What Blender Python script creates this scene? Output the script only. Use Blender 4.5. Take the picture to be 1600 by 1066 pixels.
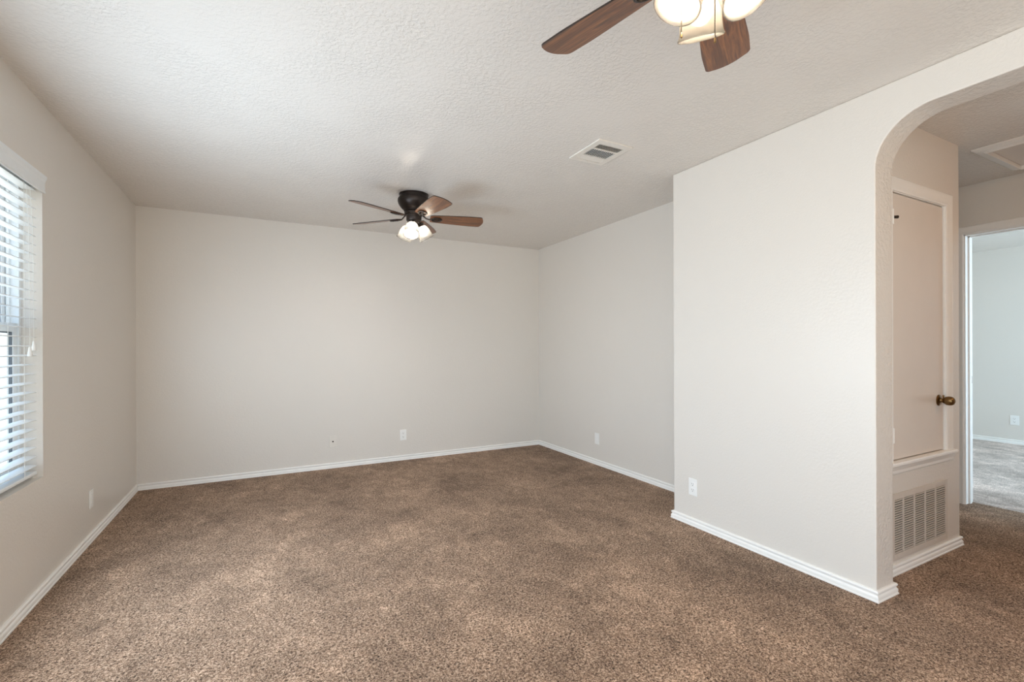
import bpy, bmesh, math, random
from mathutils import Vector, Matrix

for o in list(bpy.data.objects):
    bpy.data.objects.remove(o)
SC = bpy.context.scene
COL = SC.collection
PI = math.pi
rnd = random.Random(7)

# ------------------------------------------------------------------ room measures (metres)
H = 2.44                       # ceiling height
XL, YB, XR = -0.9835, 5.0466, 3.0355   # left wall, back wall, right wall faces
XP, TJ = 2.5712, 2.7307        # arch wall: room face, hall face
YP, YJ = 2.4189, 1.1684        # arch wall: outer corner, arch jamb
YC, XC = 1.2642, 3.7544        # closet wall face, closet corner
XH, XH2 = 4.75, 4.87           # hall far wall faces
XB = 8.2053                    # bedroom far wall
YR = -2.7                      # rear wall (behind the camera)
XLO = XL - 0.165               # outer face of left wall
YHE = -1.3                     # hall end behind camera side

# ------------------------------------------------------------------ camera
CAM_H, YAW, ROLL, F_PX, SHIFT = 1.2153, 0.4841, -0.0032, 731.95, 10.08
cy, sy = math.cos(YAW), math.sin(YAW)
r0, fwd, up0 = Vector((cy, -sy, 0)), Vector((sy, cy, 0)), Vector((0, 0, 1))
r3 = math.cos(ROLL) * r0 + math.sin(ROLL) * up0
u3 = -math.sin(ROLL) * r0 + math.cos(ROLL) * up0
cam_d = bpy.data.cameras.new('camera')
cam_d.sensor_width = 36.0
cam_d.sensor_fit = 'HORIZONTAL'
cam_d.lens = 36.0 * F_PX / 1600.0
cam_d.shift_y = SHIFT / 1600.0
cam_d.clip_start = 0.02
cam = bpy.data.objects.new('camera', cam_d)
COL.objects.link(cam)
m = Matrix.Identity(4)
for i in range(3):
    m[i][0], m[i][1], m[i][2] = r3[i], u3[i], -fwd[i]
m[2][3] = CAM_H
cam.matrix_world = m
SC.camera = cam

# ------------------------------------------------------------------ sky, daylight portals, exposure
SKY_SHADE, SKY_SUN = 3.0, 2.0        # sky brightness on the shaded window side and round the sun (rear side)
DAY1, DAY2, DAY3, DAY4 = 43.0, 20.0, 26.0, 78.0      # watts of the lamp added at each window
BULB_FAR, BULB_NEAR, BULB_HALL = 300.0, 310.0, 30.0
world = bpy.data.worlds.new('sky')
SC.world = world
world.use_nodes = True
wn, wl = world.node_tree.nodes, world.node_tree.links
wn.clear()
w_out = wn.new('ShaderNodeOutputWorld')
w_bg = wn.new('ShaderNodeBackground')
w_tc = wn.new('ShaderNodeTexCoord')
w_sep = wn.new('ShaderNodeSeparateXYZ')
w_rmp = wn.new('ShaderNodeValToRGB')
w_rmp.color_ramp.elements[0].position = 0.0
w_rmp.color_ramp.elements[0].color = (0.86, 0.93, 1.0, 1)
w_rmp.color_ramp.elements[1].position = 0.7
w_rmp.color_ramp.elements[1].color = (0.48, 0.70, 1.0, 1)
for p_, c_ in ((-0.0, (0.98, 0.95, 0.90, 1)),):
    el = w_rmp.color_ramp.elements.new(0.499); el.color = c_       # pale sunlit paving below the horizon
w_rmp.color_ramp.elements[0].color = (0.98, 0.95, 0.90, 1)
el = w_rmp.color_ramp.elements.new(0.501); el.color = (0.66, 0.83, 1.0, 1)
w_rmp.color_ramp.elements[-1].position = 0.85
w_half = wn.new('ShaderNodeMath'); w_half.operation = 'MULTIPLY_ADD'
w_half.inputs[1].default_value = 0.5; w_half.inputs[2].default_value = 0.5
wl.new(w_tc.outputs['Generated'], w_sep.inputs[0])
wl.new(w_sep.outputs['Z'], w_half.inputs[0])
wl.new(w_half.outputs[0], w_rmp.inputs[0])
wl.new(w_rmp.outputs[0], w_bg.inputs['Color'])
# the sky is brightest in the direction of the sun, behind the viewer
w_ang = wn.new('ShaderNodeMapRange')
w_ang.inputs['From Min'].default_value = 0.25
w_ang.inputs['From Max'].default_value = -0.85
w_ang.inputs['To Min'].default_value = SKY_SHADE
w_ang.inputs['To Max'].default_value = SKY_SUN
w_ang.interpolation_type = 'SMOOTHSTEP'
wl.new(w_sep.outputs['Y'], w_ang.inputs['Value'])
wl.new(w_ang.outputs[0], w_bg.inputs['Strength'])
wl.new(w_bg.outputs[0], w_out.inputs['Surface'])

SC.view_settings.view_transform = 'Standard'
SC.view_settings.look = 'None'
SC.view_settings.exposure = 0.34
SC.view_settings.gamma = 1.0
SC.view_settings.use_curve_mapping = False
SC.cycles.use_denoising = True
SC.cycles.max_bounces = 14
SC.cycles.diffuse_bounces = 8
SC.cycles.glossy_bounces = 4
SC.cycles.transmission_bounces = 8
SC.cycles.transparent_max_bounces = 16
SC.cycles.sample_clamp_indirect = 30.0
SC.cycles.caustics_reflective = False
SC.cycles.caustics_refractive = False

def portal(name, loc, rot, sx, sz):
    d = bpy.data.lights.new(name, 'AREA')
    d.shape = 'RECTANGLE'
    d.size, d.size_y = sx, sz
    d.cycles.is_portal = True
    o = bpy.data.objects.new(name, d)
    o.location, o.rotation_euler = loc, rot
    COL.objects.link(o)

# window openings: (wall, a0, a1, z0, z1)
W1 = (1.72, 3.155, 0.579, 2.06)       # left wall, seen at the frame edge (along Y)
W2 = (-2.2, 0.35, 0.579, 2.06)       # left wall, unseen, added behind the camera for daylight
W3 = (-0.8, 2.4, 0.04, 2.08)          # unseen rear wall patio glazing, added for daylight (along X)
W4 = (5.5, 7.6, 0.75, 2.06)           # unseen bedroom window, added for daylight (along X, wall at Y = YBR)
YBR, YBL = -1.0, 3.3                  # bedroom side walls
portal('daylight_portal', (XLO - 0.01, (W1[0]+W1[1])/2, (W1[2]+W1[3])/2), (0, -PI/2, 0), W1[3]-W1[2], W1[1]-W1[0])
portal('daylight_portal', (XLO - 0.01, (W2[0]+W2[1])/2, (W2[2]+W2[3])/2), (0, -PI/2, 0), W2[3]-W2[2], W2[1]-W2[0])
portal('daylight_portal', ((W3[0]+W3[1])/2, YR - 0.13, (W3[2]+W3[3])/2), (PI/2, 0, 0), W3[1]-W3[0], W3[3]-W3[2])
portal('daylight_portal', ((W4[0]+W4[1])/2, YBR - 0.13, (W4[2]+W4[3])/2), (PI/2, 0, 0), W4[1]-W4[0], W4[3]-W4[2])

def window_lamp(name, loc, rot, sx, sz, watts, col):
    """Area lamp added at a window opening to stand in for daylight."""
    d = bpy.data.lights.new(name, 'AREA')
    d.shape = 'RECTANGLE'
    d.size, d.size_y = sx, sz
    d.energy, d.color = watts, col
    o = bpy.data.objects.new(name, d)
    o.location, o.rotation_euler = loc, rot
    COL.objects.link(o)
window_lamp('daylight_lamp', (XL + 0.045, (W1[0]+W1[1])/2, W1[2] + 0.50), (0, -PI/2, 0), 0.96, W1[1]-W1[0], DAY1, (0.71, 0.86, 1.0))  # added on the room side of the blinds, lights the room but not the slats
window_lamp('daylight_lamp', (XL - 0.02, (W2[0]+W2[1])/2, (W2[2]+W2[3])/2), (0, -PI/2, 0), W2[3]-W2[2], W2[1]-W2[0], DAY2, (0.92, 0.96, 1.0))
window_lamp('daylight_lamp', ((W3[0]+W3[1])/2, YR - 0.02, (W3[2]+W3[3])/2), (PI/2, 0, 0), W3[1]-W3[0], W3[3]-W3[2], DAY3, (1.0, 0.93, 0.86))
window_lamp('daylight_lamp', ((W4[0]+W4[1])/2, YBR - 0.02, (W4[2]+W4[3])/2), (PI/2, 0, 0), W4[1]-W4[0], W4[3]-W4[2], DAY4, (0.56, 0.80, 1.0))

# ------------------------------------------------------------------ materials
def S(r, g, b):
    f = lambda c: c / 12.92 if c <= 0.04045 else ((c + 0.055) / 1.055) ** 2.4
    return (f(r / 255), f(g / 255), f(b / 255), 1)

class Mat:
    def __init__(self, name):
        self.m = bpy.data.materials.new(name)
        self.m.use_nodes = True
        self.n, self.l = self.m.node_tree.nodes, self.m.node_tree.links
        self.b = self.n['Principled BSDF']
        self.out = self.n['Material Output']
    def node(self, t, **k):
        x = self.n.new(t)
        for a, v in k.items():
            setattr(x, a, v)
        return x
    def link(self, a, b):
        self.l.new(a, b)
    def coords(self):
        return self.node('ShaderNodeTexCoord').outputs['Object']
    def noise(self, vec, scale, detail=2.0, rough=0.5, dist=0.0):
        x = self.node('ShaderNodeTexNoise')
        x.inputs['Scale'].default_value = scale
        x.inputs['Detail'].default_value = detail
        x.inputs['Roughness'].default_value = rough
        x.inputs['Distortion'].default_value = dist
        self.link(vec, x.inputs['Vector'])
        return x.outputs['Fac']
    def ramp(self, fac, stops):
        x = self.node('ShaderNodeValToRGB')
        e = x.color_ramp.elements
        while len(e) < len(stops):
            e.new(0.5)
        for k, (p, c) in enumerate(stops):
            e[k].position = p
            e[k].color = c if len(c) == 4 else (*c, 1)
        self.link(fac, x.inputs['Fac'])
        return x.outputs['Color']
    def bump(self, h, strength, dist, normal=None):
        x = self.node('ShaderNodeBump')
        x.inputs['Strength'].default_value = strength
        x.inputs['Distance'].default_value = dist
        self.link(h, x.inputs['Height'])
        if normal is not None:
            self.link(normal, x.inputs['Normal'])
        return x.outputs['Normal']
    def math(self, op, a, b=0.5):
        x = self.node('ShaderNodeMath', operation=op)
        for k, v in enumerate((a, b)):
            if isinstance(v, (int, float)):
                x.inputs[k].default_value = v
            else:
                self.link(v, x.inputs[k])
        return x.outputs[0]
    def mixc(self, fac, a, b, mode='MIX'):
        x = self.node('ShaderNodeMix', data_type='RGBA', blend_type=mode)
        for s, v in ((0, fac), (6, a), (7, b)):
            if isinstance(v, (int, float, tuple)):
                x.inputs[s].default_value = v
            else:
                self.link(v, x.inputs[s])
        return x.outputs[2]

def plain(name, col, rough=0.5, metal=0.0, spec=0.5, var=0.04, scale=30.0, bump=0.0, coat=0.0):
    q = Mat(name)
    c = q.coords()
    n = q.noise(c, scale, 3)
    lo = tuple(v * (1 - var) for v in col[:3]) + (1,)
    hi = tuple(min(1, v * (1 + var)) for v in col[:3]) + (1,)
    q.link(q.ramp(n, [(0.3, lo), (0.7, hi)]), q.b.inputs['Base Color'])
    q.b.inputs['Roughness'].default_value = rough
    q.b.inputs['Metallic'].default_value = metal
    q.b.inputs['Specular IOR Level'].default_value = spec
    q.b.inputs['Coat Weight'].default_value = coat
    if bump:
        q.link(q.bump(n, bump, 0.002), q.b.inputs['Normal'])
    return q.m

def wall_paint(name, col, rough, tex, scale, dist):
    """Satin wall paint over sprayed orange-peel or knock-down texture."""
    q = Mat(name)
    c = q.coords()
    big = q.noise(c, 1.1, 3)
    lo = tuple(v * 0.985 for v in col[:3]) + (1,)
    q.link(q.ramp(big, [(0.3, lo), (0.7, col)]), q.b.inputs['Base Color'])
    fine = q.noise(c, scale, 3, 0.55, 0.4)
    plate = q.ramp(fine, [(0.42, (0, 0, 0)), (0.60, (1, 1, 1))])
    soft = q.noise(c, 3.5, 2)
    amount = q.ramp(soft, [(0.35, (0.35,) * 3), (0.65, (1, 1, 1))])
    h = q.math('MULTIPLY', plate, amount)
    q.link(q.bump(h, tex, dist), q.b.inputs['Normal'])
    q.b.inputs['Roughness'].default_value = rough
    q.b.inputs['Specular IOR Level'].default_value = 0.45
    return q.m

def carpet_mat(name, light, mid, dark):
    q = Mat(name)
    c = q.coords()
    # twisted tufts: mixed fine noises, light tips and dark gaps
    n1 = q.noise(c, 120.0, 2, 0.6, 0.9)
    n2 = q.noise(c, 260.0, 2, 0.6, 0.4)
    tuft = q.math('ADD', q.math('MULTIPLY', n1, 0.62), q.math('MULTIPLY', n2, 0.38))
    col = q.ramp(tuft, [(0.38, dark), (0.49, mid), (0.60, light)])
    # brushed pile: large trodden and vacuumed patches
    mp = q.node('ShaderNodeMapping')
    mp.inputs['Scale'].default_value = (1.0, 0.75, 1.0)
    mp.inputs['Rotation'].default_value = (0, 0, 0.5)
    q.link(c, mp.inputs['Vector'])
    p1 = q.noise(mp.outputs[0], 1.7, 4, 0.6, 0.4)
    p2 = q.noise(mp.outputs[0], 5.0, 6, 0.72, 1.1)
    p3 = q.noise(mp.outputs[0], 13.0, 4, 0.65, 1.4)
    pat = q.math('ADD', q.math('MULTIPLY', p1, 0.40), q.math('ADD', q.math('MULTIPLY', p2, 0.38), q.math('MULTIPLY', p3, 0.22)))
    shade = q.ramp(pat, [(0.40, (0.60, 0.58, 0.56)), (0.47, (0.84, 0.83, 0.82)), (0.53, (1.02, 1.01, 1.0)), (0.60, (1.38, 1.38, 1.38))])
    q.link(q.mixc(1.0, col, shade, 'MULTIPLY'), q.b.inputs['Base Color'])
    q.link(q.bump(tuft, 0.9, 0.012), q.b.inputs['Normal'])
    q.b.inputs['Roughness'].default_value = 0.95
    q.b.inputs['Specular IOR Level'].default_value = 0.1
    q.b.inputs['Sheen Weight'].default_value = 0.08
    q.b.inputs['Sheen Roughness'].default_value = 0.5
    return q.m

def wood_mat(name, dark, mid, light, rough):
    q = Mat(name)
    c = q.coords()
    mp = q.node('ShaderNodeMapping')
    mp.inputs['Scale'].default_value = (1.3, 16.0, 16.0)
    q.link(c, mp.inputs['Vector'])
    g = q.noise(mp.outputs[0], 3.0, 6, 0.62, 1.6)
    mp2 = q.node('ShaderNodeMapping')
    mp2.inputs['Scale'].default_value = (4.0, 160.0, 40.0)
    q.link(c, mp2.inputs['Vector'])
    f = q.noise(mp2.outputs[0], 4.0, 3, 0.6)
    t = q.math('ADD', q.math('MULTIPLY', g, 0.72), q.math('MULTIPLY', f, 0.28))
    q.link(q.ramp(t, [(0.34, dark), (0.5, mid), (0.66, light)]), q.b.inputs['Base Color'])
    q.b.inputs['Roughness'].default_value = rough
    q.b.inputs['Specular IOR Level'].default_value = 0.25
    q.b.inputs['Coat Weight'].default_value = 0.6
    q.b.inputs['Coat Roughness'].default_value = 0.18
    return q.m

M = {}
M['wall'] = wall_paint('greige_wall_paint', S(223, 218, 211), 0.37, 0.22, 75.0, 0.002)
M['ceiling'] = wall_paint('ceiling_paint', S(225, 220, 214), 0.20, 0.5, 62.0, 0.003)
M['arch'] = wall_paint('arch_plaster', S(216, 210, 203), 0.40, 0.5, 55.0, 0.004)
M['trim'] = plain('white_trim_paint', S(240, 239, 236), 0.32, var=0.01)
M['white'] = plain('white_plastic', S(240, 240, 238), 0.35, var=0.01)
M['vinyl'] = plain('white_vinyl', S(236, 240, 242), 0.35, var=0.01)
M['register'] = plain('painted_metal_register', S(226, 221, 213), 0.4, var=0.02)
M['grille'] = plain('painted_return_grille', S(210, 202, 193), 0.42, var=0.02)
M['door'] = plain('painted_door', S(222, 214, 206), 0.38, var=0.015, scale=6)
M['void'] = plain('dark_duct', S(28, 25, 22), 0.9, var=0.1)
M['slot'] = plain('dark_slot', S(45, 42, 40), 0.8, var=0.1)
M['carpet'] = carpet_mat('brown_carpet', S(214, 187, 163), S(147, 118, 96), S(50, 34, 23))
M['carpet_bed'] = carpet_mat('pale_carpet', S(240, 230, 224), S(214, 201, 194), S(146, 131, 122))
M['bounce_floor'] = plain('pale_bounce_floor', S(226, 220, 210), 0.5, var=0.03, scale=4)
M['concrete'] = plain('pale_concrete', S(214, 210, 204), 0.8, var=0.05, scale=3)
M['bronze'] = plain('oil_rubbed_bronze', S(48, 40, 36), 0.38, metal=0.55, var=0.15, scale=20)
M['brass'] = plain('antique_brass', S(128, 104, 70), 0.3, metal=1.0, var=0.15, scale=60)
M['chain'] = plain('chain_bronze', S(46, 36, 26), 0.4, metal=0.6, var=0.1)
M['walnut'] = wood_mat('walnut_blade', S(70, 38, 17), S(114, 67, 33), S(154, 99, 53), 0.42)
M['edge'] = plain('dark_blade_edge', S(44, 32, 26), 0.4, var=0.1)
M['cord'] = plain('white_cord', S(232, 232, 228), 0.6, var=0.02)
M['gasket'] = plain('dark_gasket', S(88, 96, 104), 0.6, var=0.05)
M['nickel'] = plain('strike_metal', S(180, 176, 168), 0.3, metal=1.0, var=0.05)
M['grass'] = plain('lawn', S(88, 108, 66), 0.95, var=0.5, scale=5, bump=0.4)
M['fence'] = plain('weathered_fence', S(128, 112, 96), 0.85, var=0.3, scale=8)

def glass_pane():
    q = Mat('window_glass')
    t = q.node('ShaderNodeBsdfTransparent')
    t.inputs['Color'].default_value = (0.96, 0.98, 0.975, 1)
    g = q.node('ShaderNodeBsdfGlossy')
    g.inputs['Roughness'].default_value = 0.02
    fr = q.node('ShaderNodeFresnel')
    fr.inputs['IOR'].default_value = 1.45
    mx = q.node('ShaderNodeMixShader')
    geo = q.node('ShaderNodeNewGeometry')
    front = q.math('SUBTRACT', 1.0, geo.outputs['Backfacing'])
    q.link(q.math('MULTIPLY', fr.outputs[0], front), mx.inputs[0]); q.link(t.outputs[0], mx.inputs[1]); q.link(g.outputs[0], mx.inputs[2])
    q.link(mx.outputs[0], q.out.inputs['Surface'])
    return q.m
M['glass'] = glass_pane()

def frosted():
    """Frosted white lamp glass: most light is scattered through, some passes straight."""
    q = Mat('frosted_lamp_glass')
    c = q.coords()
    n = q.noise(c, 14.0, 2)
    col = q.ramp(n, [(0.3, (0.105, 0.101, 0.095)), (0.7, (0.12, 0.116, 0.11))])
    tl = q.node('ShaderNodeBsdfTranslucent')
    q.link(col, tl.inputs['Color'])
    df = q.node('ShaderNodeBsdfDiffuse')
    q.link(col, df.inputs['Color'])
    tr = q.node('ShaderNodeBsdfTransparent')
    tr.inputs['Color'].default_value = (0.95, 0.93, 0.9, 1)
    gl = q.node('ShaderNodeBsdfGlossy')
    gl.inputs['Roughness'].default_value = 0.15
    m1 = q.node('ShaderNodeMixShader'); m1.inputs[0].default_value = 0.45
    q.link(tl.outputs[0], m1.inputs[1]); q.link(df.outputs[0], m1.inputs[2])
    m2 = q.node('ShaderNodeMixShader'); m2.inputs[0].default_value = 0.14
    q.link(m1.outputs[0], m2.inputs[1]); q.link(tr.outputs[0], m2.inputs[2])
    m3 = q.node('ShaderNodeMixShader'); m3.inputs[0].default_value = 0.06
    q.link(m2.outputs[0], m3.inputs[1]); q.link(gl.outputs[0], m3.inputs[2])
    q.link(m3.outputs[0], q.out.inputs['Surface'])
    return q.m
M['frosted'] = frosted()

def bulb_mat(name, col, strength):
    q = Mat(name)
    q.b.inputs['Base Color'].default_value = (0.9, 0.9, 0.88, 1)
    q.b.inputs['Emission Color'].default_value = col
    q.b.inputs['Emission Strength'].default_value = strength
    return q.m
M['bulb_far'] = bulb_mat('neutral_bulb_glow', (1.0, 0.93, 0.82, 1), BULB_FAR)
M['dome'] = bulb_mat('lit_glass_dome', (1.0, 0.56, 0.26, 1), BULB_HALL)
M['bulb_near'] = bulb_mat('warm_bulb_glow', (1.0, 0.82, 0.60, 1), BULB_NEAR)

# ------------------------------------------------------------------ mesh helpers
def add_box(bm, lo, hi):
    vs = [bm.verts.new((x, y, z)) for x in (lo[0], hi[0]) for y in (lo[1], hi[1]) for z in (lo[2], hi[2])]
    for f in ((0, 1, 3, 2), (4, 6, 7, 5), (0, 4, 5, 1), (2, 3, 7, 6), (0, 2, 6, 4), (1, 5, 7, 3)):
        bm.faces.new([vs[i] for i in f])

def add_lathe(bm, prof, seg=32, mat=None, cap0=False, cap1=False):
    """Profile of (radius, z) turned about z; mat places it."""
    rings = []
    for r, z in prof:
        if r < 1e-6:
            v = bm.verts.new((0, 0, z))
            rings.append([v])
        else:
            rings.append([bm.verts.new((r * math.cos(2 * PI * k / seg), r * math.sin(2 * PI * k / seg), z)) for k in range(seg)])
    new = [v for rg in rings for v in rg]
    for a, b in zip(rings, rings[1:]):
        for k in range(seg):
            k2 = (k + 1) % seg
            q = []
            for v in (a[k % len(a)], a[k2 % len(a)], b[k2 % len(b)], b[k % len(b)]):
                if v not in q:
                    q.append(v)
            if len(q) > 2:
                bm.faces.new(q)
    if cap0 and len(rings[0]) > 2: bm.faces.new(rings[0])
    if cap1 and len(rings[-1]) > 2: bm.faces.new(rings[-1])
    if mat is not None:
        bmesh.ops.transform(bm, matrix=mat, verts=new)

def add_tube(bm, pts, r, seg=8, closed=False, flat=1.0):
    """Round (or flattened) tube swept along points; r may be a list."""
    pts = [Vector(p) for p in pts]
    n = len(pts)
    rings = []
    for i, p in enumerate(pts):
        if closed:
            t = pts[(i + 1) % n] - pts[i - 1]
        else:
            t = pts[min(i + 1, n - 1)] - pts[max(i - 1, 0)]
        t.normalize()
        ref = Vector((0, 0, 1)) if abs(t.z) < 0.95 else Vector((1, 0, 0))
        a = t.cross(ref).normalized()
        b = a.cross(t).normalized()
        rr = r[i] if isinstance(r, (list, tuple)) else r
        rings.append([bm.verts.new(p + a * rr * math.cos(2 * PI * k / seg) + b * rr * flat * math.sin(2 * PI * k / seg)) for k in range(seg)])
    m_ = n if closed else n - 1
    for i in range(m_):
        A, B = rings[i], rings[(i + 1) % n]
        for k in range(seg):
            bm.faces.new((A[k], A[(k + 1) % seg], B[(k + 1) % seg], B[k]))
    if not closed:
        bm.faces.new(rings[0]); bm.faces.new(rings[-1])

def add_prism(bm, outline, axis_fn, d0, d1):
    """Outline of 2-D points; axis_fn(u, v, d) gives 3-D; closed solid between d0 and d1."""
    A = [bm.verts.new(axis_fn(u, v, d0)) for u, v in outline]
    B = [bm.verts.new(axis_fn(u, v, d1)) for u, v in outline]
    n = len(A)
    bm.faces.new(A); bm.faces.new(B[::-1])
    for k in range(n):
        bm.faces.new((A[k], A[(k + 1) % n], B[(k + 1) % n], B[k]))

def mesh(name, bm, mat, parent=None, smooth=False, bevel=0.0, bseg=2, angle=40):
    bmesh.ops.recalc_face_normals(bm, faces=bm.faces)
    me = bpy.data.meshes.new(name)
    bm.to_mesh(me); bm.free()
    for x in (mat if isinstance(mat, (list, tuple)) else [mat]):
        me.materials.append(x)
    if smooth:
        me.polygons.foreach_set('use_smooth', [True] * len(me.polygons))
        try:
            me.set_sharp_from_angle(angle=math.radians(angle))
        except Exception:
            pass
    o = bpy.data.objects.new(name, me)
    COL.objects.link(o)
    if parent is not None:
        o.parent = parent
    if bevel:
        md = o.modifiers.new('bevel', 'BEVEL')
        md.width, md.segments, md.limit_method, md.angle_limit = bevel, bseg, 'ANGLE', math.radians(40)
    return o

def box(name, lo, hi, mat, parent=None, bevel=0.0):
    bm = bmesh.new(); add_box(bm, lo, hi)
    return mesh(name, bm, mat, parent, bevel=bevel)

def thing(name, loc=(0, 0, 0), rotz=0.0, label=None, cat=None, group=None, kind=None):
    o = bpy.data.objects.new(name, None)
    o.empty_display_size = 0.05
    o.location, o.rotation_euler = loc, (0, 0, rotz)
    COL.objects.link(o)
    return tag(o, label, cat, group, kind)

def tag(o, label=None, cat=None, group=None, kind=None):
    if label: o['label'] = label
    if cat: o['category'] = cat
    if group: o['group'] = group
    if kind: o['kind'] = kind
    return o

def struct(o, label, cat):
    return tag(o, label, cat, kind='structure')

# ------------------------------------------------------------------ floor, ceiling, walls
T = 0.12
bm = bmesh.new()
add_box(bm, (XLO, -0.75, -0.06), (XH2, YB + T, 0.0))
add_box(bm, (XP, YR - T, -0.06), (XH2, -0.75, 0.0))
struct(mesh('floor', bm, M['carpet']), 'brown cut-pile carpet covering the room and hall floor', 'floor')
bm = bmesh.new()
add_box(bm, (XLO, YR - T, -0.06), (XP, -0.75, 0.0))  # pale floor added out of view to bounce light onto the ceiling
struct(mesh('floor_bounce', bm, M['bounce_floor']), 'unseen pale floor added behind the viewer to bounce light', 'floor')
bm = bmesh.new()
add_box(bm, (XH2, YBR - T, -0.06), (XB + T, YBL + T, 0.0))
struct(mesh('floor_bedroom', bm, M['carpet_bed']), 'pale carpet seen through the doorway', 'floor')
bm = bmesh.new()
add_box(bm, (XLO, YR - T, H), (XB + T, YB + T, H + 0.12))
struct(mesh('ceiling', bm, M['ceiling']), 'textured off-white ceiling', 'ceiling')

def wall_x(name, x0, x1, y0, y1, holes, label, mat='wall'):
    """Wall lying along Y, with rectangular openings (y0, y1, z0, z1)."""
    bm = bmesh.new()
    cur = y0
    for (a, b, c, d) in sorted(holes):
        add_box(bm, (x0, cur, 0), (x1, a, H))
        if c > 0: add_box(bm, (x0, a, 0), (x1, b, c))
        add_box(bm, (x0, a, d), (x1, b, H))
        cur = b
    add_box(bm, (x0, cur, 0), (x1, y1, H))
    return struct(mesh(name, bm, M[mat]), label, 'wall')

def wall_y(name, y0, y1, x0, x1, holes, label, mat='wall'):
    bm = bmesh.new()
    cur = x0
    for (a, b, c, d) in sorted(holes):
        add_box(bm, (cur, y0, 0), (a, y1, H))
        if c > 0: add_box(bm, (a, y0, 0), (b, y1, c))
        add_box(bm, (a, y0, d), (b, y1, H))
        cur = b
    add_box(bm, (cur, y0, 0), (x1, y1, H))
    return struct(mesh(name, bm, M[mat]), label, 'wall')

wall_x('wall_left', XLO, XL, YR, YB, [W1, W2], 'greige wall with the blind-covered window')
wall_y('wall_back', YB, YB + T, XLO, XR + T, [], 'greige end wall behind the far ceiling fan')
wall_x('wall_right', XR, XR + T, YP, YB, [], 'greige side wall of the far alcove')
wall_y('wall_rear', YR - T, YR, XLO, XP, [W3], 'greige wall with added patio glazing behind the viewer')
# closet: front wall with door recess, side wall
DX0, DX1, DZ0, DZ1 = 2.943, 3.556, 0.602, 2.042       # closet door opening
wall_y('wall_closet', YC, YC + 0.10, TJ, XC, [(DX0, DX1, DZ0, DZ1)], 'greige closet wall inside the arch, holding the small door and grille')
wall_x('wall_closet_side', XC - 0.10, XC, YC + 0.10, 2.9, [], 'greige side of the closet along the hall')
wall_y('wall_alcove_return', YP - T, YP, TJ, XR + T, [], 'greige return wall behind the arch wall corner')
wall_y('wall_hall_end', 2.9, 2.9 + T, XC - 0.1, XH, [], 'greige end wall of the hall')
wall_y('wall_hall_near', YHE - T, YHE, TJ, XH, [], 'greige near end wall of the hall')
DY0, DY1, DT = 0.78, 1.574, 2.074                     # bedroom doorway
wall_x('wall_hall_far', XH, XH2, YHE - T, 3.0 + 0.02, [(DY0, DY1, 0, DT)], 'greige hall wall with the open bedroom doorway')
wall_x('wall_bedroom_far', XB, XB + T, YBR - T, YBL + T, [], 'pale grey-blue lit bedroom wall seen through the doorway')
wall_y('wall_bedroom_right', YBR - T, YBR, XH2, XB, [W4], 'bedroom wall with an added, unseen window')
wall_y('wall_bedroom_left', YBL, YBL + T, XH2, XB, [], 'greige bedroom wall opposite its window')

# arch wall: one solid with the arched opening
AY0, AZ, AR = -0.10, 2.287, 0.225
bm = bmesh.new()
out = [(YP, 0), (YP, H), (YR, H), (YR, 0), (AY0, 0)]
N = 14
for k in range(N + 1):
    a = PI - k * (PI / 2) / N
    out.append((AY0 + AR + AR * math.cos(a), AZ - AR + AR * math.sin(a)))
for k in range(N + 1):
    a = PI / 2 - k * (PI / 2) / N
    out.append((YJ - AR + AR * math.cos(a), AZ - AR + AR * math.sin(a)))
out.append((YJ, 0))
add_prism(bm, out, lambda u, v, d: (d, u, v), XP, TJ)
arch = mesh('wall_arch', bm, M['wall'], bevel=0.006, bseg=3)
# the plastered inner face of the arch is rougher than the wall faces
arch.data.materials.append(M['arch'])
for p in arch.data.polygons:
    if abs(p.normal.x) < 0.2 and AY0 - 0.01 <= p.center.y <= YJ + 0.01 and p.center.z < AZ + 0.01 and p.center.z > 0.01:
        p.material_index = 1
struct(arch, 'bright greige wall with the rounded archway into the hall', 'wall')

# ------------------------------------------------------------------ baseboards
BH, BT = 0.053, 0.0145
PROF = [(0, 0), (BT + 0.002, 0), (BT + 0.002, 0.006), (BT - 0.001, 0.009), (BT, 0.022), (BT - 0.002, 0.027), (BT - 0.006, 0.031),
        (BT - 0.006, 0.036), (BT - 0.002, 0.040), (BT - 0.001, 0.045), (BT - 0.003, 0.050), (BT - 0.007, BH), (0, BH)]
def baseboard(name, pts, side, label, mat='trim'):
    """Moulding swept along floor points with mitred corners; side +1 = to the left of travel."""
    bm = bmesh.new()
    P = [Vector((p[0], p[1])) for p in pts]
    dirs = [(b - a).normalized() for a, b in zip(P, P[1:])]
    nor = [Vector((-d.y, d.x)) * side for d in dirs]
    secs = []
    for i, p in enumerate(P):
        if i == 0: off = nor[0]
        elif i == len(P) - 1: off = nor[-1]
        else:
            s = nor[i - 1] + nor[i]
            off = s / (s.length_squared / 2)
        secs.append([bm.verts.new((p.x + off.x * u, p.y + off.y * u, v)) for u, v in PROF])
    n = len(PROF)
    for A, B in zip(secs, secs[1:]):
        for k in range(n):
            bm.faces.new((A[k], A[(k + 1) % n], B[(k + 1) % n], B[k]))
    bm.faces.new(secs[0]); bm.faces.new(secs[-1])
    return struct(mesh(name, bm, M[mat], smooth=True, angle=35), label, 'baseboard')

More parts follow.
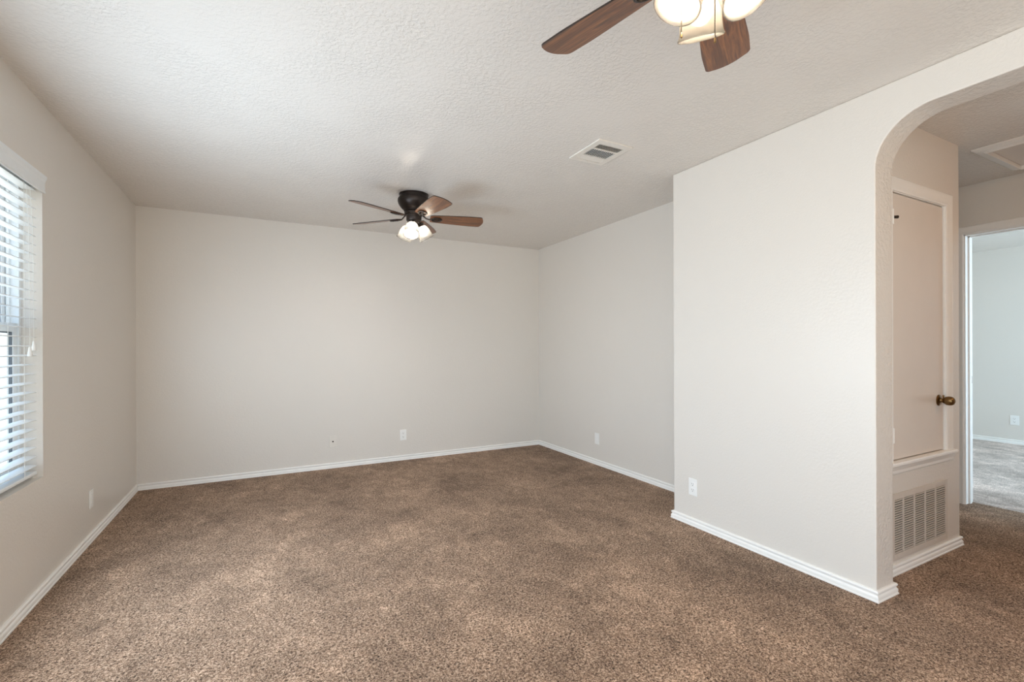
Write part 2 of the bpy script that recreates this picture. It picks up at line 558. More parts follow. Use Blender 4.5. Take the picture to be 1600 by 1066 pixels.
e = 0.0003
baseboard('baseboard_left', [(XL, YR + 0.02), (XL, YB - e)], -1, 'white baseboard under the window wall')
baseboard('baseboard_back', [(XL + BT, YB), (XR - BT, YB)], -1, 'white baseboard along the end wall')
baseboard('baseboard_right', [(XR, YB - e), (XR, YP + 0.02)], -1, 'white baseboard of the alcove side wall')
baseboard('baseboard_arch', [(XR - 0.03, YP), (XP, YP), (XP, YJ), (TJ, YJ), (TJ, YC - 0.02)], -1, 'white baseboard wrapping the arch wall and its jamb')
baseboard('baseboard_closet', [(TJ + BT, YC), (XC, YC), (XC, 2.88)], -1, 'white baseboard under the return air grille')
baseboard('baseboard_hall_far', [(XH, 2.88), (XH, DY1 + 0.07)], -1, 'white baseboard of the hall by the doorway')
baseboard('baseboard_bedroom', [(XB, YBL - 0.02), (XB, YBR + 0.02)], -1, 'white baseboard in the bedroom')
baseboard('baseboard_rear', [(XP, YR + 0.02), (XP, AY0)], -1, 'white baseboard on the near side of the arch')

# ------------------------------------------------------------------ windows
def window_unit(name, P, w, z0, z1, label, depth):
    """Single-hung vinyl window. P(u, d, z): u along the wall, d from room face outward."""
    root = thing(name, P(w / 2, depth, z0), label=label, cat='window', kind='structure')
    def B(nm, us, ds, zs, mat, par=root, bev=0.0015):
        a, b = Vector(P(us[0], ds[0], zs[0])), Vector(P(us[1], ds[1], zs[1]))
        lo = [min(a[i], b[i]) for i in range(3)]; hi = [max(a[i], b[i]) for i in range(3)]
        bm = bmesh.new(); add_box(bm, lo, hi)
        bmesh.ops.translate(bm, verts=bm.verts, vec=-root.location)
        return mesh(nm, bm, M[mat], par, bevel=bev)
    def ring(nm, u0, u1, zz0, zz1, d0, d1, wd, mat, par=root):
        bm = bmesh.new()
        for (a, b, c, d) in ((u0, u0 + wd, zz0, zz1), (u1 - wd, u1, zz0, zz1), (u0 + wd, u1 - wd, zz0, zz0 + wd), (u0 + wd, u1 - wd, zz1 - wd, zz1)):
            A, Bv = Vector(P(a, d0, c)), Vector(P(b, d1, d))
            add_box(bm, [min(A[i], Bv[i]) for i in range(3)], [max(A[i], Bv[i]) for i in range(3)])
        bmesh.ops.translate(bm, verts=bm.verts, vec=-root.location)
        return mesh(nm, bm, M[mat], par)
    zm = (z0 + z1) / 2
    ring('window_frame', 0, w, z0, z1, depth, depth + 0.085, 0.022, 'vinyl')
    ring('track', 0.022, w - 0.022, z0 + 0.022, z1 - 0.022, depth + 0.030, depth + 0.042, 0.014, 'vinyl')
    lower = ring('lower_sash', 0.024, w - 0.024, z0 + 0.024, zm + 0.02, depth + 0.006, depth + 0.028, 0.042, 'vinyl')
    upper = ring('upper_sash', 0.024, w - 0.024, zm - 0.02, z1 - 0.024, depth + 0.045, depth + 0.068, 0.042, 'vinyl')
    ring('gasket', 0.066, w - 0.066, z0 + 0.066, zm - 0.022, depth + 0.010, depth + 0.024, 0.006, 'gasket', lower)
    ring('gasket', 0.066, w - 0.066, zm + 0.022, z1 - 0.066, depth + 0.050, depth + 0.064, 0.006, 'gasket', upper)
    B('pane', (0.066, w - 0.066), (depth + 0.015, depth + 0.018), (z0 + 0.066, zm - 0.022), 'glass', lower, 0)
    B('pane', (0.066, w - 0.066), (depth + 0.055, depth + 0.058), (zm + 0.022, z1 - 0.066), 'glass', upper, 0)
    B('sash_lock', (w / 2 - 0.03, w / 2 + 0.03), (depth + 0.006, depth + 0.024), (zm + 0.02, zm + 0.032), 'vinyl')
    return root

window_unit('window_1', lambda u, d, z: (XL - d, W1[1] - u, z), W1[1] - W1[0], W1[2], W1[3],
            'white vinyl single-hung window behind the blinds', 0.078)
window_unit('window_2', lambda u, d, z: (XL - d, W2[1] - u, z), W2[1] - W2[0], W2[2], W2[3],
            'unseen white vinyl window added behind the viewer for daylight', 0.078)
window_unit('window_3', lambda u, d, z: (W3[0] + u, YR - d, z), W3[1] - W3[0], W3[2], W3[3],
            'unseen glazed patio opening added in the rear wall for daylight', 0.03)
window_unit('window_4', lambda u, d, z: (W4[0] + u, YBR - d, z), W4[1] - W4[0], W4[2], W4[3],
            'unseen white vinyl bedroom window added for daylight', 0.03)

# ------------------------------------------------------------------ blinds on the visible window
def blinds():
    y0, y1 = W1[0] + 0.022, 3.130
    root = thing('window_blind', (XL - 0.04, (y0 + y1) / 2, W1[2]), label='white horizontal slat blind with a valance hung in the window', cat='blind')
    O = root.location
    def put(nm, bm, mat, par=root, **k):
        bmesh.ops.translate(bm, verts=bm.verts, vec=-O)
        return mesh(nm, bm, M[mat], par, **k)
    # slats: slightly crowned, open, front edge a little lower
    bm = bmesh.new()
    z = 0.642
    while z < 2.0:
        sec = []
        for k in range(7):
            t = k / 6.0
            x = -0.999 - 0.050 * t
            zz = z + 0.0022 * math.sin(PI * t) + 0.004 * (t - 0.0)
            sec.append((x, zz))
        lo = [(x, zz - 0.0027) for x, zz in reversed(sec)]
        add_prism(bm, sec + lo, lambda u, v, d: (u, d, v), y0, y1)
        z += 0.0451
    put('slats', bm, 'vinyl')
    # bottom rail with rounded end
    bm = bmesh.new(); add_box(bm, (-1.051, y0, 0.599), (-0.997, y1, 0.616))
    rail = put('bottom_rail', bm, 'vinyl', bevel=0.005)
    bm = bmesh.new(); add_box(bm, (-1.050, y1, 0.600), (-0.998, y1 + 0.003, 0.615))
    put('end_cap', bm, 'white', rail, bevel=0.0014)
    bm = bmesh.new(); add_box(bm, (-1.052, y0, 2.005), (-0.998, y1, 2.050))
    put('head_rail', bm, 'vinyl', bevel=0.002)
    # crown valance on the room side
    prof = [(-0.9832, 1.992), (-0.976, 1.992), (-0.9745, 2.000), (-0.977, 2.006), (-0.977, 2.046), (-0.974, 2.056), (-0.970, 2.066), (-0.969, 2.078), (-0.9832, 2.078)]
    bm = bmesh.new(); add_prism(bm, prof, lambda u, v, d: (u, d, v), W1[0] - 0.02, W1[1] + 0.015)
    put('valance', bm, 'vinyl', bevel=0.0015)
    # ladder cords
    for yy in (y1 - 0.137, (y0 + y1) / 2, y0 + 0.137):
        bm = bmesh.new()
        for xx in (-0.9965, -1.0515):
            add_tube(bm, [(xx, yy, 0.604), (xx, yy, 2.0)], 0.0011, 6)
        put('ladder_cord', bm, 'cord')
    # lift cords and tassels
    for (yy, zt, xx) in ((3.060, 1.240, -0.985), (3.020, 1.213, -0.986)):
        bm = bmesh.new()
        add_tube(bm, [(-0.9965, yy - 0.004, 1.99), (xx - 0.003, yy, 1.8), (xx, yy, zt)], 0.0011, 6)
        c_ = put('lift_cord', bm, 'cord')
        bm = bmesh.new()
        add_lathe(bm, [(0.0, 0.012), (0.004, 0.012), (0.0055, 0.006), (0.006, -0.004), (0.0085, -0.018), (0.0095, -0.028), (0.0085, -0.032), (0, -0.032)], 16, Matrix.Translation((xx, yy, zt)))
        put('tassel', bm, 'white', c_, smooth=True)
blinds()

# ------------------------------------------------------------------ ceiling fans
BLADE_Z, BLADE_R, PITCH = -0.183, 0.553, 0.235
def fan(loc, az_blades, az_lights, bulb, label, chains, tilt_deg=31, twist=0.0):
    root = thing('ceiling_fan', loc, label=label, cat='ceiling fan', group='bronze five-blade ceiling fans')
    bm = bmesh.new()
    add_lathe(bm, [(0.0, 0.0), (0.116, 0.0), (0.116, -0.006), (0.110, -0.010), (0.110, -0.020), (0.113, -0.023), (0.113, -0.028), (0.119, -0.031), (0.120, -0.034),
                   (0.1245, -0.038), (0.1268, -0.050), (0.1255, -0.064), (0.120, -0.080), (0.111, -0.095), (0.100, -0.109), (0.088, -0.121), (0.080, -0.127), (0.081, -0.130), (0.080, -0.134), (0.074, -0.137), (0.0, -0.137)], 48)
    housing = mesh('motor_housing', bm, M['bronze'], root, smooth=True, angle=30)
    bm = bmesh.new()
    add_lathe(bm, [(0.0, -0.137), (0.070, -0.137), (0.074, -0.141), (0.074, -0.160), (0.069, -0.164), (0.064, -0.166), (0.064, -0.172), (0.061, -0.176), (0.060, -0.204), (0.057, -0.211),
                   (0.052, -0.215), (0.050, -0.224), (0.042, -0.232), (0.018, -0.238), (0.012, -0.246), (0, -0.248)], 40)
    mesh('switch_housing', bm, M['bronze'], root, smooth=True, angle=30)
    # blade meshes shared by all five
    if 'blade' not in FAN:
        bm = bmesh.new()
        pts = []
        def hw(x):
            t = (x - 0.135) / (BLADE_R - 0.135)
            return 0.050 + 0.027 * min(1, t * 1.35) ** 0.8 - 0.001 * max(0, t - 0.74) * 4
        xs = [0.135 + (BLADE_R - 0.025 - 0.135) * k / 16 for k in range(17)]
        left = [(x, hw(x)) for x in xs]
        wt = hw(xs[-1])
        rr = 0.022
        tip = []
        for k in range(1, 7):       # rounded corner
            a = PI / 2 - k * (PI / 2) / 6 * 0.86
            tip.append((BLADE_R - 0.025 + rr * math.cos(a) * 1.0, wt - rr + rr * math.sin(a)))
        end_x, end_y = tip[-1]
        arc = []
        for k in range(1, 8):
            yv = end_y * (1 - k / 4.0)
            arc.append((end_x + 0.014 * (1 - (yv / end_y) ** 2), yv))
        inner = [(0.128, 0.040), (0.128, -0.040)]
        half = left + tip
        right = [(x, -y) for x, y in reversed(half)]
        outl = [(0.128, 0.040)] + half + arc[:-1] + right + [(0.128, -0.040)]
        ZT, ZB = 0.003, -0.003
        add_prism(bm, outl, lambda u, v, d: (u, v, d), ZB, ZT)
        bmesh.ops.recalc_face_normals(bm, faces=bm.faces)
        for f in bm.faces:
            f.material_index = 0 if abs(f.normal.z) > 0.5 else 1
        b_ = mesh('fan_blade', bm, [M['walnut'], M['edge']])
        FAN['blade'] = b_.data
        bpy.data.objects.remove(b_)
        # blade iron: oval medallion ring, centre tongue with screws, curved arm to the hub
        bm = bmesh.new()
        ov = [(0.178 + 0.040 * math.cos(2 * PI * k / 28), 0.029 * math.sin(2 * PI * k / 28), -0.0075) for k in range(28)]
        add_tube(bm, ov, 0.0062, 8, closed=True, flat=0.75)
        add_tube(bm, [(0.138, 0, -0.0075), (0.160, 0, -0.0075), (0.190, 0.0, -0.0075), (0.218, 0, -0.0075)], [0.005, 0.008, 0.0085, 0.004], 8, flat=0.5)
        for sx_, sy_ in ((0.163, 0.012), (0.163, -0.012), (0.195, 0.0)):
            add_lathe(bm, [(0, -0.014), (0.005, -0.0135), (0.006, -0.0105), (0.006, -0.003)], 12, Matrix.Translation((sx_, sy_, 0)))
        add_tube(bm, [(0.060, 0.0, 0.030), (0.078, 0.006, 0.020), (0.096, 0.007, 0.004), (0.114, 0.002, -0.006), (0.142, 0, -0.0075)], [0.010, 0.008, 0.007, 0.007, 0.007], 8, flat=0.7)
        b_ = mesh('blade_iron', bm, M['bronze'], smooth=True)
        FAN['iron'] = b_.data
        bpy.data.objects.remove(b_)
        bm = bmesh.new()   # bell shade along local -z from neck to rim, with wall thickness and lip
        outp = [(0.023, 0.0), (0.029, -0.003), (0.040, -0.011), (0.048, -0.024), (0.0525, -0.042), (0.0550, -0.066), (0.0572, -0.088), (0.0588, -0.099), (0.0605, -0.104), (0.0625, -0.107), (0.0625, -0.111), (0.060, -0.112)]
        inp = [(0.0575, -0.109), (0.0560, -0.099), (0.0542, -0.088), (0.0520, -0.066), (0.0495, -0.043), (0.045, -0.026), (0.037, -0.014), (0.027, -0.006), (0.021, -0.001)]
        add_lathe(bm, outp + inp, 40)
        b_ = mesh('light_shade', bm, M['frosted'], smooth=True, angle=60)
        FAN['shade'] = b_.data
        bpy.data.objects.remove(b_)
        bm = bmesh.new()   # socket cup and curved arm stub
        add_lathe(bm, [(0.0, 0.034), (0.014, 0.032), (0.019, 0.024), (0.021, 0.012), (0.028, 0.006), (0.029, -0.002), (0.026, -0.004), (0.0, -0.004)], 28)
        b_ = mesh('socket_cup', bm, M['bronze'], smooth=True, angle=35)
        FAN['cup'] = b_.data
        bpy.data.objects.remove(b_)
        bm = bmesh.new()
        prof = [(0.0125, -0.004), (0.0125, -0.026)]
        prof += [(0.0125 + 0.0165 * math.sin(PI / 2 * k / 5), -0.026 - 0.020 * k / 5) for k in range(1, 6)]
        prof += [(0.029 * math.cos(PI / 2 * k / 7), -0.052 - 0.029 * math.sin(PI / 2 * k / 7)) for k in range(0, 8)]
        add_lathe(bm, prof, 20)
        b_ = mesh('bulb', bm, M['bulb_far'], smooth=True, angle=80)
        FAN['bulb'] = b_.data
        bpy.data.objects.remove(b_)
    def inst(nm, key, par, loc=(0, 0, 0), rot=(0, 0, 0)):
        o = bpy.data.objects.new(nm, FAN[key]); COL.objects.link(o)
        o.parent = par; o.location = loc; o.rotation_euler = rot
        return o
    for k in range(5):
        a = az_blades + k * 2 * PI / 5
        b_ = inst('blade', 'blade', root, (0, 0, BLADE_Z), (-PITCH, 0, a))
        inst('blade_iron', 'iron', b_)
    tilt = math.radians(tilt_deg)
    for k in range(3):
        a = az_lights + k * 2 * PI / 3
        # local -z points down and outwards
        R_ = Matrix.Rotation(a + twist, 4, 'Z') @ Matrix.Rotation(-tilt, 4, 'Y')
        d = Vector((math.cos(a), math.sin(a), 0))
        neck = d * 0.052 + Vector((0, 0, -0.247))
        cup = inst('socket_cup', 'cup', root)
        cup.matrix_local = Matrix.Translation(neck) @ R_
        sh = inst('light_shade', 'shade', root)
        sh.matrix_local = Matrix.Translation(neck) @ R_
        bl = inst('bulb', 'bulb', root)
        bl.matrix_local = Matrix.Translation(neck) @ R_
        bl.data = bl.data if bulb == 'bulb_far' else NEAR_BULB()
    for (px, py, zt, zb) in chains:
        bm = bmesh.new()
        z = zt
        while z > zb + 0.012:
            add_lathe(bm, [(0, 0.0019), (0.0014, 0.0012), (0.0019, 0), (0.0014, -0.0012), (0, -0.0019)], 6, Matrix.Translation((px, py, z)))
            z -= 0.0042
        add_tube(bm, [(px, py, zt), (px, py, zb + 0.01)], 0.0006, 4)
        ch = mesh('pull_chain', bm, M['chain'], root, smooth=True)
        bm = bmesh.new()
        add_lathe(bm, [(0, 0.014), (0.002, 0.013), (0.003, 0.008), (0.003, 0.001), (0.002, 0), (0, 0)], 10, Matrix.Translation((px, py, zb)))
        mesh('chain_end', bm, M['brass'], ch, smooth=True)
    return root
FAN = {}
def NEAR_BULB():
    if 'bulb_near' not in FAN:
        d = FAN['bulb'].copy()
        d.materials.clear(); d.materials.append(M['bulb_near'])
        FAN['bulb_near'] = d
    return FAN['bulb_near']

toward = math.radians(-90) - YAW        # azimuth pointing from the room back towards the camera
R2 = lambda lat, dep: (lat * cy + dep * sy, -lat * sy + dep * cy)     # camera-right / depth offsets to room axes
fan((1.053, 3.683, H), math.radians(-83.95), toward, 'bulb_far',
    'dark bronze five-blade ceiling fan with lit bell shades in the alcove before the end wall',
    [(*R2(0.053, -0.04), -0.20, -0.372), (*R2(-0.02, 0.06), -0.20, -0.33)])
fan((1.0357, 0.8526, H), math.radians(32.55), math.radians(60.5), 'bulb_near',
    'warm-lit walnut five-blade ceiling fan close overhead, with two beaded pull chains',
    [(*R2(-0.003, -0.05), -0.20, -0.455), (*R2(-0.0665, 0.01), -0.20, -0.402)], tilt_deg=25, twist=math.radians(-21))

# ------------------------------------------------------------------ flush light in the hall, on
def hall_light():
    x, y = 3.70, -0.30
    root = thing('ceiling_light', (x, y, H), label='warm flush dome light on the hall ceiling beyond the arch', cat='ceiling light')
    bm = bmesh.new()
    add_lathe(bm, [(0, 0), (0.150, 0), (0.152, -0.012), (0.146, -0.020), (0.138, -0.020)], 40)
    mesh('base', bm, M['bronze'], root, smooth=True, angle=30)
    bm = bmesh.new()
    add_lathe(bm, [(0.138, -0.018)] + [(0.138 * math.cos(PI / 2 * k / 10), -0.018 - 0.075 * math.sin(PI / 2 * k / 10)) for k in range(1, 11)], 40)
    mesh('dome', bm, M['dome'], root, smooth=True, angle=80)
    bm = bmesh.new()
    add_lathe(bm, [(0, -0.092), (0.008, -0.093), (0.010, -0.098), (0.005, -0.106), (0, -0.108)], 16)
    mesh('finial', bm, M['bronze'], root, smooth=True)
hall_light()

# ------------------------------------------------------------------ ceiling register
def register():
    x0, x1, y0, y1 = 1.735, 1.991, 2.19, 2.498
    root = thing('air_vent', ((x0 + x1) / 2, (y0 + y1) / 2, H), label='white three-way ceiling air vent with dark louvres', cat='air vent')
    O = root.location
    def put(nm, bm, mat, par=root, **k):
        bmesh.ops.translate(bm, verts=bm.verts, vec=-O)
        return mesh(nm, bm, M[mat], par, **k)
    a0, a1, b0, b1 = 1.774, 1.955, 2.236, 2.468
    z1, z0 = H - 0.0005, H - 0.009
    bm = bmesh.new()
    for lo, hi in (((x0, y0), (a0, y1)), ((a1, y0), (x1, y1)), ((a0, y0), (a1, b0)), ((a0, b1), (a1, y1)), ((a0, 2.296), (a1, 2.308)), ((a0, 2.402), (a1, 2.412))):
        add_box(bm, (*lo, z0), (*hi, z1))
    put('frame', bm, 'register')
    bm = bmesh.new(); add_box(bm, (a0, b0, H - 0.0022), (a1, b1, H - 0.0008))
    put('duct_opening', bm, 'void')
    def slat(bm, c, axis, ln0, ln1, tilt):
        w, t = 0.0052, 0.0012
        if axis == 'x':
            M_ = Matrix.Translation((0, c, H - 0.0062)) @ Matrix.Rotation(tilt, 4, 'X')
            b = bmesh.new(); add_box(b, (ln0, -w, -t / 2), (ln1, w, t / 2))
        else:
            M_ = Matrix.Translation((c, 0, H - 0.0062)) @ Matrix.Rotation(tilt, 4, 'Y')
            b = bmesh.new(); add_box(b, (-w, ln0, -t / 2), (w, ln1, t / 2))
        vs = [bm.verts.new(M_ @ v.co) for v in b.verts]
        b.verts.index_update()
        for f in b.faces: bm.faces.new([vs[v.index] for v in f.verts])
        b.free()
    bm = bmesh.new()
    for k in range(4): slat(bm, 2.2455 + k * 0.0145, 'x', a0, a1, 0.75)
    put('louvre', bm, 'register')
    bm = bmesh.new()
    for k in range(12): slat(bm, a0 + 0.010 + k * 0.0147, 'y', 2.308, 2.402, -0.9)
    put('louvre', bm, 'register')
    bm = bmesh.new()
    for k in range(4): slat(bm, 2.421 + k * 0.0128, 'x', a0, a1, -0.35)
    put('louvre', bm, 'register')
    for yy in (y0 + 0.018, y1 - 0.018):
        bm = bmesh.new(); add_lathe(bm, [(0, -0.0115), (0.003, -0.011), (0.004, -0.009)], 12, Matrix.Translation(((x0 + x1) / 2, yy, H)))
        put('screw', bm, 'register', smooth=True)
register()

# ------------------------------------------------------------------ attic hatch in the hall ceiling
def hatch():
    x0, x1, y0, y1, w = 3.905, 4.585, 0.22, 1.256, 0.052
    root = thing('attic_hatch', ((x0 + x1) / 2, (y0 + y1) / 2, H), label='painted attic access hatch with a moulded frame in the hall ceiling', cat='hatch')
    O = root.location
    bm = bmesh.new()
    prof = [(0.0, 0.0), (0.0, -0.008), (0.007, -0.012), (0.012, -0.013), (0.018, -0.018), (0.032, -0.020), (0.044, -0.022), (w, -0.030), (w + 0.004, -0.030), (w + 0.004, 0.0)]
    rings = []
    for (cx, cy_, sx, sy_) in ((x0, y0, 1, 1), (x1, y0, -1, 1), (x1, y1, -1, -1), (x0, y1, 1, -1)):
        rings.append([bm.verts.new((cx + sx * u, cy_ + sy_ * u, H - 0.0005 + v)) for u, v in prof])
    for k in range(4):
        A, B = rings[k], rings[(k + 1) % 4]
        for j in range(len(prof) - 1):
            bm.faces.new((A[j], A[j + 1], B[j + 1], B[j]))
    bmesh.ops.translate(bm, verts=bm.verts, vec=-O)
    mesh('frame', bm, M['trim'], root)
    bm = bmesh.new(); add_box(bm, (x0 + w + 0.007, y0 + w + 0.007, H - 0.006), (x1 - w - 0.007, y1 - w - 0.007, H - 0.001))
    bmesh.ops.translate(bm, verts=bm.verts, vec=-O)
    mesh('hatch_panel', bm, M['door'], root)
hatch()

# ------------------------------------------------------------------ closet door, casing, knob
def closet():
    root = thing('door_1', ((DX0 + DX1) / 2, YC, DZ0), label='small painted utility closet door above the return grille', cat='door', kind='structure')
    O = root.location
    def put(nm, bm, mat, par=root, **k):
        bmesh.ops.translate(bm, verts=bm.verts, vec=-O)
        return mesh(nm, bm, M[mat], par, **k)
    bm = bmesh.new(); add_box(bm, (DX0 + 0.004, YC + 0.004, DZ0 + 0.004), (DX1 - 0.004, YC + 0.038, DZ1 - 0.006))
    put('door_panel', bm, 'door', bevel=0.002)
    # jamb lining
    bm = bmesh.new()
    add_box(bm, (DX0 - 0.012, YC - 0.001, DZ0), (DX0 + 0.001, YC + 0.1, DZ1)); add_box(bm, (DX1 - 0.001, YC - 0.001, DZ0), (DX1 + 0.012, YC + 0.1, DZ1))
    add_box(bm, (DX0 - 0.012, YC - 0.001, DZ1 - 0.001), (DX1 + 0.012, YC + 0.1, DZ1 + 0.012))
    put('jamb', bm, 'trim')
    bm = bmesh.new(); add_box(bm, (DX0 - 0.01, YC + 0.044, DZ0), (DX1 + 0.01, YC + 0.06, DZ1))
    put('door_stop', bm, 'void')
    # hinge with pin stop
    for zz in (1.904, 0.74):
        bm = bmesh.new()
        add_tube(bm, [(DX0 + 0.004, YC - 0.006, zz - 0.04), (DX0 + 0.004, YC - 0.006, zz + 0.04)], 0.0055, 10)
        add_box(bm, (DX0 + 0.003, YC - 0.001, zz - 0.038), (DX0 + 0.006, YC + 0.006, zz + 0.038))
        hg = put('hinge', bm, 'trim', smooth=True)
        if zz > 1:
            bm = bmesh.new(); add_tube(bm, [(DX0 + 0.006, YC - 0.010, zz - 0.004), (DX0 + 0.028, YC - 0.017, zz - 0.002)], [0.007, 0.0085], 10)
            put('pin_stop', bm, 'bronze', hg, smooth=True)
    # knob on its rose
    kx, kz = 3.494, 0.898
    Rm = Matrix.Translation((kx, YC + 0.004, kz)) @ Matrix.Rotation(PI / 2, 4, 'X')     # local z -> -Y
    bm = bmesh.new()
    add_lathe(bm, [(0, 0), (0.033, 0.0), (0.0335, 0.003), (0.030, 0.006), (0.022, 0.008), (0.0145, 0.011), (0.012, 0.015), (0.012, 0.022), (0, 0.022)], 32, Rm)
    kn = put('rose', bm, 'brass', smooth=True, angle=35)
    bm = bmesh.new()
    add_lathe(bm, [(0, 0.0205), (0.0155, 0.021), (0.016, 0.0235), (0.0145, 0.0245), (0.0195, 0.029), (0.0240, 0.036), (0.0262, 0.045), (0.0262, 0.053), (0.0240, 0.062), (0.0185, 0.0695), (0.010, 0.074), (0, 0.0755)], 32, Rm)
    put('knob', bm, 'brass', kn, smooth=True, angle=60)
    bm = bmesh.new()
    add_tube(bm, [(kx, YC - 0.018, kz + 0.010), (kx, YC - 0.018, kz + 0.031)], [0.0035, 0.0045], 10)
    put('lock_tab', bm, 'brass', kn, smooth=True)
    # casing: top and sides, moulded
    def casing(nm, prof_path):
        bm = bmesh.new()
        P = [(0, 0), (0, 0.009), (0.008, 0.0125), (0.020, 0.011), (0.050, 0.015), (0.060, 0.0175), (0.066, 0.017), (0.072, 0.012), (0.072, 0)]
        secs = []
        for (x, z, ox, oz) in prof_path:
            secs.append([bm.verts.new((x + ox * u, YC - v, z + oz * u)) for u, v in P])
        for A, B in zip(secs, secs[1:]):
            for k in range(len(P)):
                bm.faces.new((A[k], A[(k + 1) % len(P)], B[(k + 1) % len(P)], B[k]))
        bm.faces.new(secs[0]); bm.faces.new(secs[-1])
        return put(nm, bm, 'trim', smooth=True, angle=30)
    casing('casing', [(DX0 - 0.004, DZ0, -1, 0), (DX0 - 0.004, DZ1 + 0.002, -1, 1), (DX1 + 0.004, DZ1 + 0.002, 1, 1), (DX1 + 0.004, DZ0, 1, 0)])
    bm = bmesh.new()
    sp = [(YC, 0.602), (YC - 0.030, 0.602), (YC - 0.034, 0.596), (YC - 0.033, 0.585), (YC - 0.027, 0.580), (YC - 0.022, 0.570), (YC - 0.014, 0.555), (YC - 0.012, 0.540), (YC - 0.008, 0.533), (YC, 0.533)]
    add_prism(bm, sp, lambda u, v, d: (d, u, v), DX0 - 0.095, DX1 + 0.088)
    put('sill', bm, 'trim', bevel=0.001)
closet()

# ------------------------------------------------------------------ return air grille
def return_grille():
    x0, x1, z0, z1 = 2.93, 3.575, 0.073, 0.428
    root = thing('return_air_grille', ((x0 + x1) / 2, YC, z0), label='painted louvred return air grille low on the closet wall', cat='air vent')
    O = root.location
    def put(nm, bm, mat, par=root, **k):
        bmesh.ops.translate(bm, verts=bm.verts, vec=-O)
        return mesh(nm, bm, M[mat], par, **k)
    a0, a1, b0, b1 = 2.955, 3.553, 0.108, 0.396
    yf = YC - 0.007
    bm = bmesh.new()
    for lo, hi in (((x0, z0), (a0, z1)), ((a1, z0), (x1, z1)), ((a0, z0), (a1, b0)), ((a0, b1), (a1, z1))):
        add_box(bm, (lo[0], yf, lo[1]), (hi[0], YC - 0.0003, hi[1]))
    put('frame', bm, 'grille', bevel=0.0012)
    bm = bmesh.new(); add_box(bm, (a0, YC - 0.002, b0), (a1, YC - 0.0004, b1))
    put('duct_opening', bm, 'void')
    bm = bmesh.new()
    n = 23
    for k in range(n):
        zc = b0 + (k + 0.5) * (b1 - b0) / n
        add_prism(bm, [(yf + 0.0002, zc - 0.0028), (yf + 0.0002, zc + 0.0020), (YC - 0.0022, zc + 0.0030), (YC - 0.0022, zc + 0.0016)], lambda u, v, d: (d, u, v), a0, a1)
    put('slats', bm, 'grille')
    for xx in (3.051, 3.174, 3.300, 3.425):
        bm = bmesh.new(); add_box(bm, (xx - 0.005, yf - 0.0004, b0), (xx + 0.005, YC - 0.002, b1))
        put('divider', bm, 'grille')
    for (xx, zz) in ((3.43, z0 + 0.018), (3.0, z0 + 0.018), (3.43, z1 - 0.016)):
        bm = bmesh.new(); add_lathe(bm, [(0, 0.0025), (0.003, 0.002), (0.0042, 0)], 12, Matrix.Translation((xx, yf, zz)) @ Matrix.Rotation(PI / 2, 4, 'X'))
        put('screw', bm, 'grille', smooth=True)
return_grille()

# ------------------------------------------------------------------ bedroom doorway trim
def doorway():
    root = thing('trim_1', (XH, (DY0 + DY1) / 2, 0), label='painted casing and jamb of the open bedroom doorway', cat='door frame', kind='structure')
    O = root.location
    def put(nm, bm, mat, par=root, **k):
        bmesh.ops.translate(bm, verts=bm.verts, vec=-O)
        return mesh(nm, bm, M[mat], par, **k)
    bm = bmesh.new()
    jt = 0.014
    add_box(bm, (XH - 0.001, DY1 - jt, 0), (XH2 + 0.001, DY1 + 0.0, DT)); add_box(bm, (XH - 0.001, DY0, 0), (XH2 + 0.001, DY0 + jt, DT))
    add_box(bm, (XH - 0.001, DY0, DT - jt), (XH2 + 0.001, DY1, DT))
    jb = put('jamb', bm, 'trim')
    bm = bmesh.new()
    add_box(bm, (XH + 0.045, DY1 - jt - 0.010, 0), (XH + 0.078, DY1 - jt, DT - jt)); add_box(bm, (XH + 0.045, DY0 + jt, 0), (XH + 0.078, DY0 + jt + 0.010, DT - jt))
    add_box(bm, (XH + 0.045, DY0 + jt, DT - jt - 0.010), (XH + 0.078, DY1 - jt, DT - jt))
    put('door_stop', bm, 'trim', bevel=0.001)
    bm = bmesh.new(); add_box(bm, (XH + 0.085, DY1 - jt - 0.0015, 0.925), (XH + 0.112, DY1 - jt, 0.982))
    put('strike_plate', bm, 'nickel', jb)
    for x_, sgn in ((XH, -1), (XH2, 1)):
        bm = bmesh.new()
        P = [(0, 0), (0, 0.008), (0.008, 0.0125), (0.018, 0.011), (0.040, 0.014), (0.047, 0.018), (0.054, 0.018), (0.060, 0.012), (0.060, 0)]
        i0, i1, it = DY0 + 0.006, DY1 - 0.006, DT - 0.006
        secs = [[bm.verts.new((x_ + sgn * v, y + oy * u, z + oz * u)) for u, v in P] for (y, z, oy, oz) in ((i1, 0, 1, 0), (i1, it, 1, 1), (i0, it, -1, 1), (i0, 0, -1, 0))]
        for A, B in zip(secs, secs[1:]):
            for k in range(len(P)):
                bm.faces.new((A[k], A[(k + 1) % len(P)], B[(k + 1) % len(P)], B[k]))
        bm.faces.new(secs[0]); bm.faces.new(secs[-1])
        put('casing', bm, 'trim', smooth=True, angle=30)
doorway()

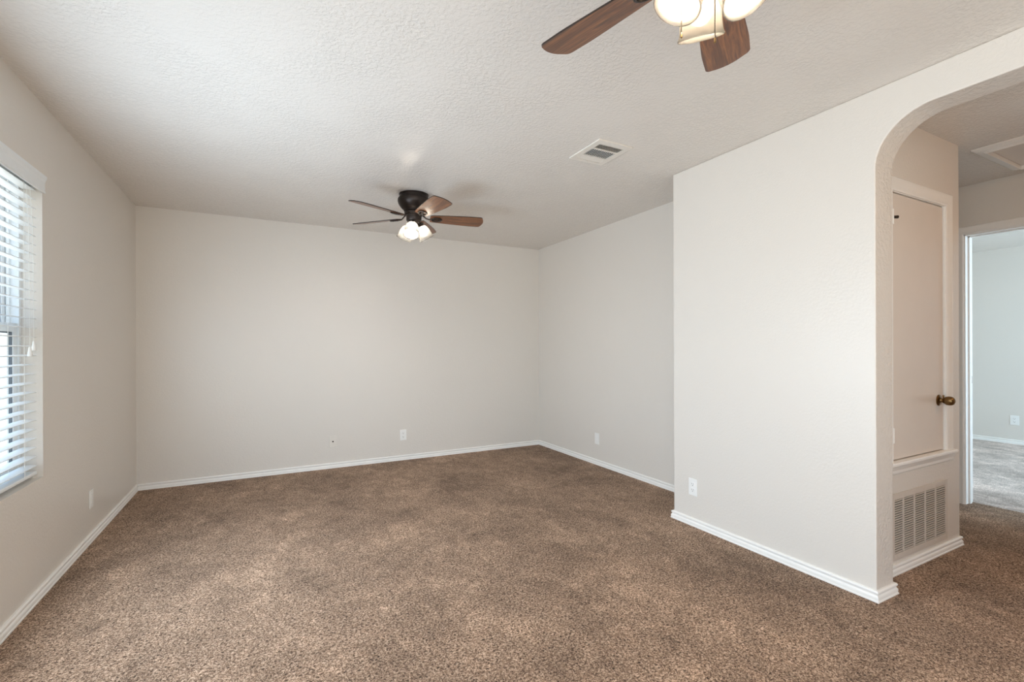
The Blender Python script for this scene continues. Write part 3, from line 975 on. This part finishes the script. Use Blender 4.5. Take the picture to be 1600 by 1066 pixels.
# ------------------------------------------------------------------ wall plates
def plate(name, loc, rotz, label, kind, w=0.070, h=0.1145, group='wall plates'):
    """Plate facing local -Y, centre at loc."""
    root = thing(name, loc, rotz, label=label, cat='outlet' if kind != 'coax' else 'wall plate', group=group)
    bm = bmesh.new()
    add_box(bm, (-w / 2, -0.0055, -h / 2), (w / 2, -0.0003, h / 2))
    mesh('plate', bm, M['white'] if kind != 'coax' else M['register'], root, bevel=0.0022)
    RX = Matrix.Rotation(PI / 2, 4, 'X')
    if kind == 'duplex':
        for zc in (0.0195, -0.0195):
            bm = bmesh.new()
            o_ = []
            for k in range(28):
                a = 2 * PI * k / 28
                o_.append((0.0168 * math.cos(a), max(-0.0135, min(0.0135, 0.0168 * math.sin(a)))))
            add_prism(bm, o_, lambda u, v, d: (u, d, v + zc), -0.0075, -0.004)
            rc = mesh('receptacle', bm, M['white'], root)
            bm = bmesh.new()
            add_box(bm, (-0.0075, -0.0079, zc - 0.001), (-0.0055, -0.0074, zc + 0.008))
            add_box(bm, (0.0055, -0.0079, zc + 0.000), (0.0073, -0.0074, zc + 0.007))
            add_lathe(bm, [(0, 0.0079), (0.0027, 0.0079), (0.0027, 0.0072)], 12, Matrix.Translation((0, 0, zc - 0.0075)) @ RX)
            mesh('slots', bm, M['slot'], rc)
        bm = bmesh.new(); add_lathe(bm, [(0, 0.0070), (0.0025, 0.0066), (0.003, 0.0050)], 12, RX)
        mesh('screw', bm, M['white'], root, smooth=True)
    elif kind == 'coax':
        bm = bmesh.new(); add_lathe(bm, [(0, 0.014), (0.0045, 0.014), (0.0045, 0.007), (0.0078, 0.007), (0.0078, 0.005)], 14, RX)
        mesh('connector', bm, M['bronze'], root)
        for zc in (0.042, -0.042):
            bm = bmesh.new(); add_lathe(bm, [(0, 0.0070), (0.0025, 0.0066), (0.003, 0.0050)], 12, Matrix.Translation((0, 0, zc)) @ RX)
            mesh('screw', bm, M['register'], root, smooth=True)
    else:
        for zc in (0.0,):
            bm = bmesh.new(); add_box(bm, (-0.0165, -0.0075, -0.033), (0.0165, -0.005, 0.033))
            mesh('insert', bm, M['white'], root, bevel=0.001)
        for zc in (0.048, -0.048):
            bm = bmesh.new(); add_lathe(bm, [(0, 0.0070), (0.0025, 0.0066), (0.003, 0.0050)], 12, Matrix.Translation((0, 0, zc)) @ RX)
            mesh('screw', bm, M['white'], root, smooth=True)
    return root
plate('coax_plate', (0.600, YB, 0.268), 0, 'beige coax plate with a dark connector low on the end wall', 'coax', group=None)
plate('wall_outlet', (1.317, YB, 0.271), 0, 'white duplex outlet on the end wall, beside the coax plate', 'duplex')
plate('wall_outlet', (XR, 3.883, 0.268), -PI / 2, 'white outlet plate low on the alcove side wall', 'decor')
plate('wall_outlet', (XP, 2.247, 0.262), -PI / 2, 'white duplex outlet on the bright arch wall', 'duplex')
plate('wall_outlet', (XL, 3.868, 0.265), PI / 2, 'white plate low on the window wall, past the blinds', 'decor')
plate('wall_outlet', (XB, 2.238, 0.293), -PI / 2, 'white duplex outlet on the bedroom wall through the doorway', 'duplex', w=0.080, h=0.118)
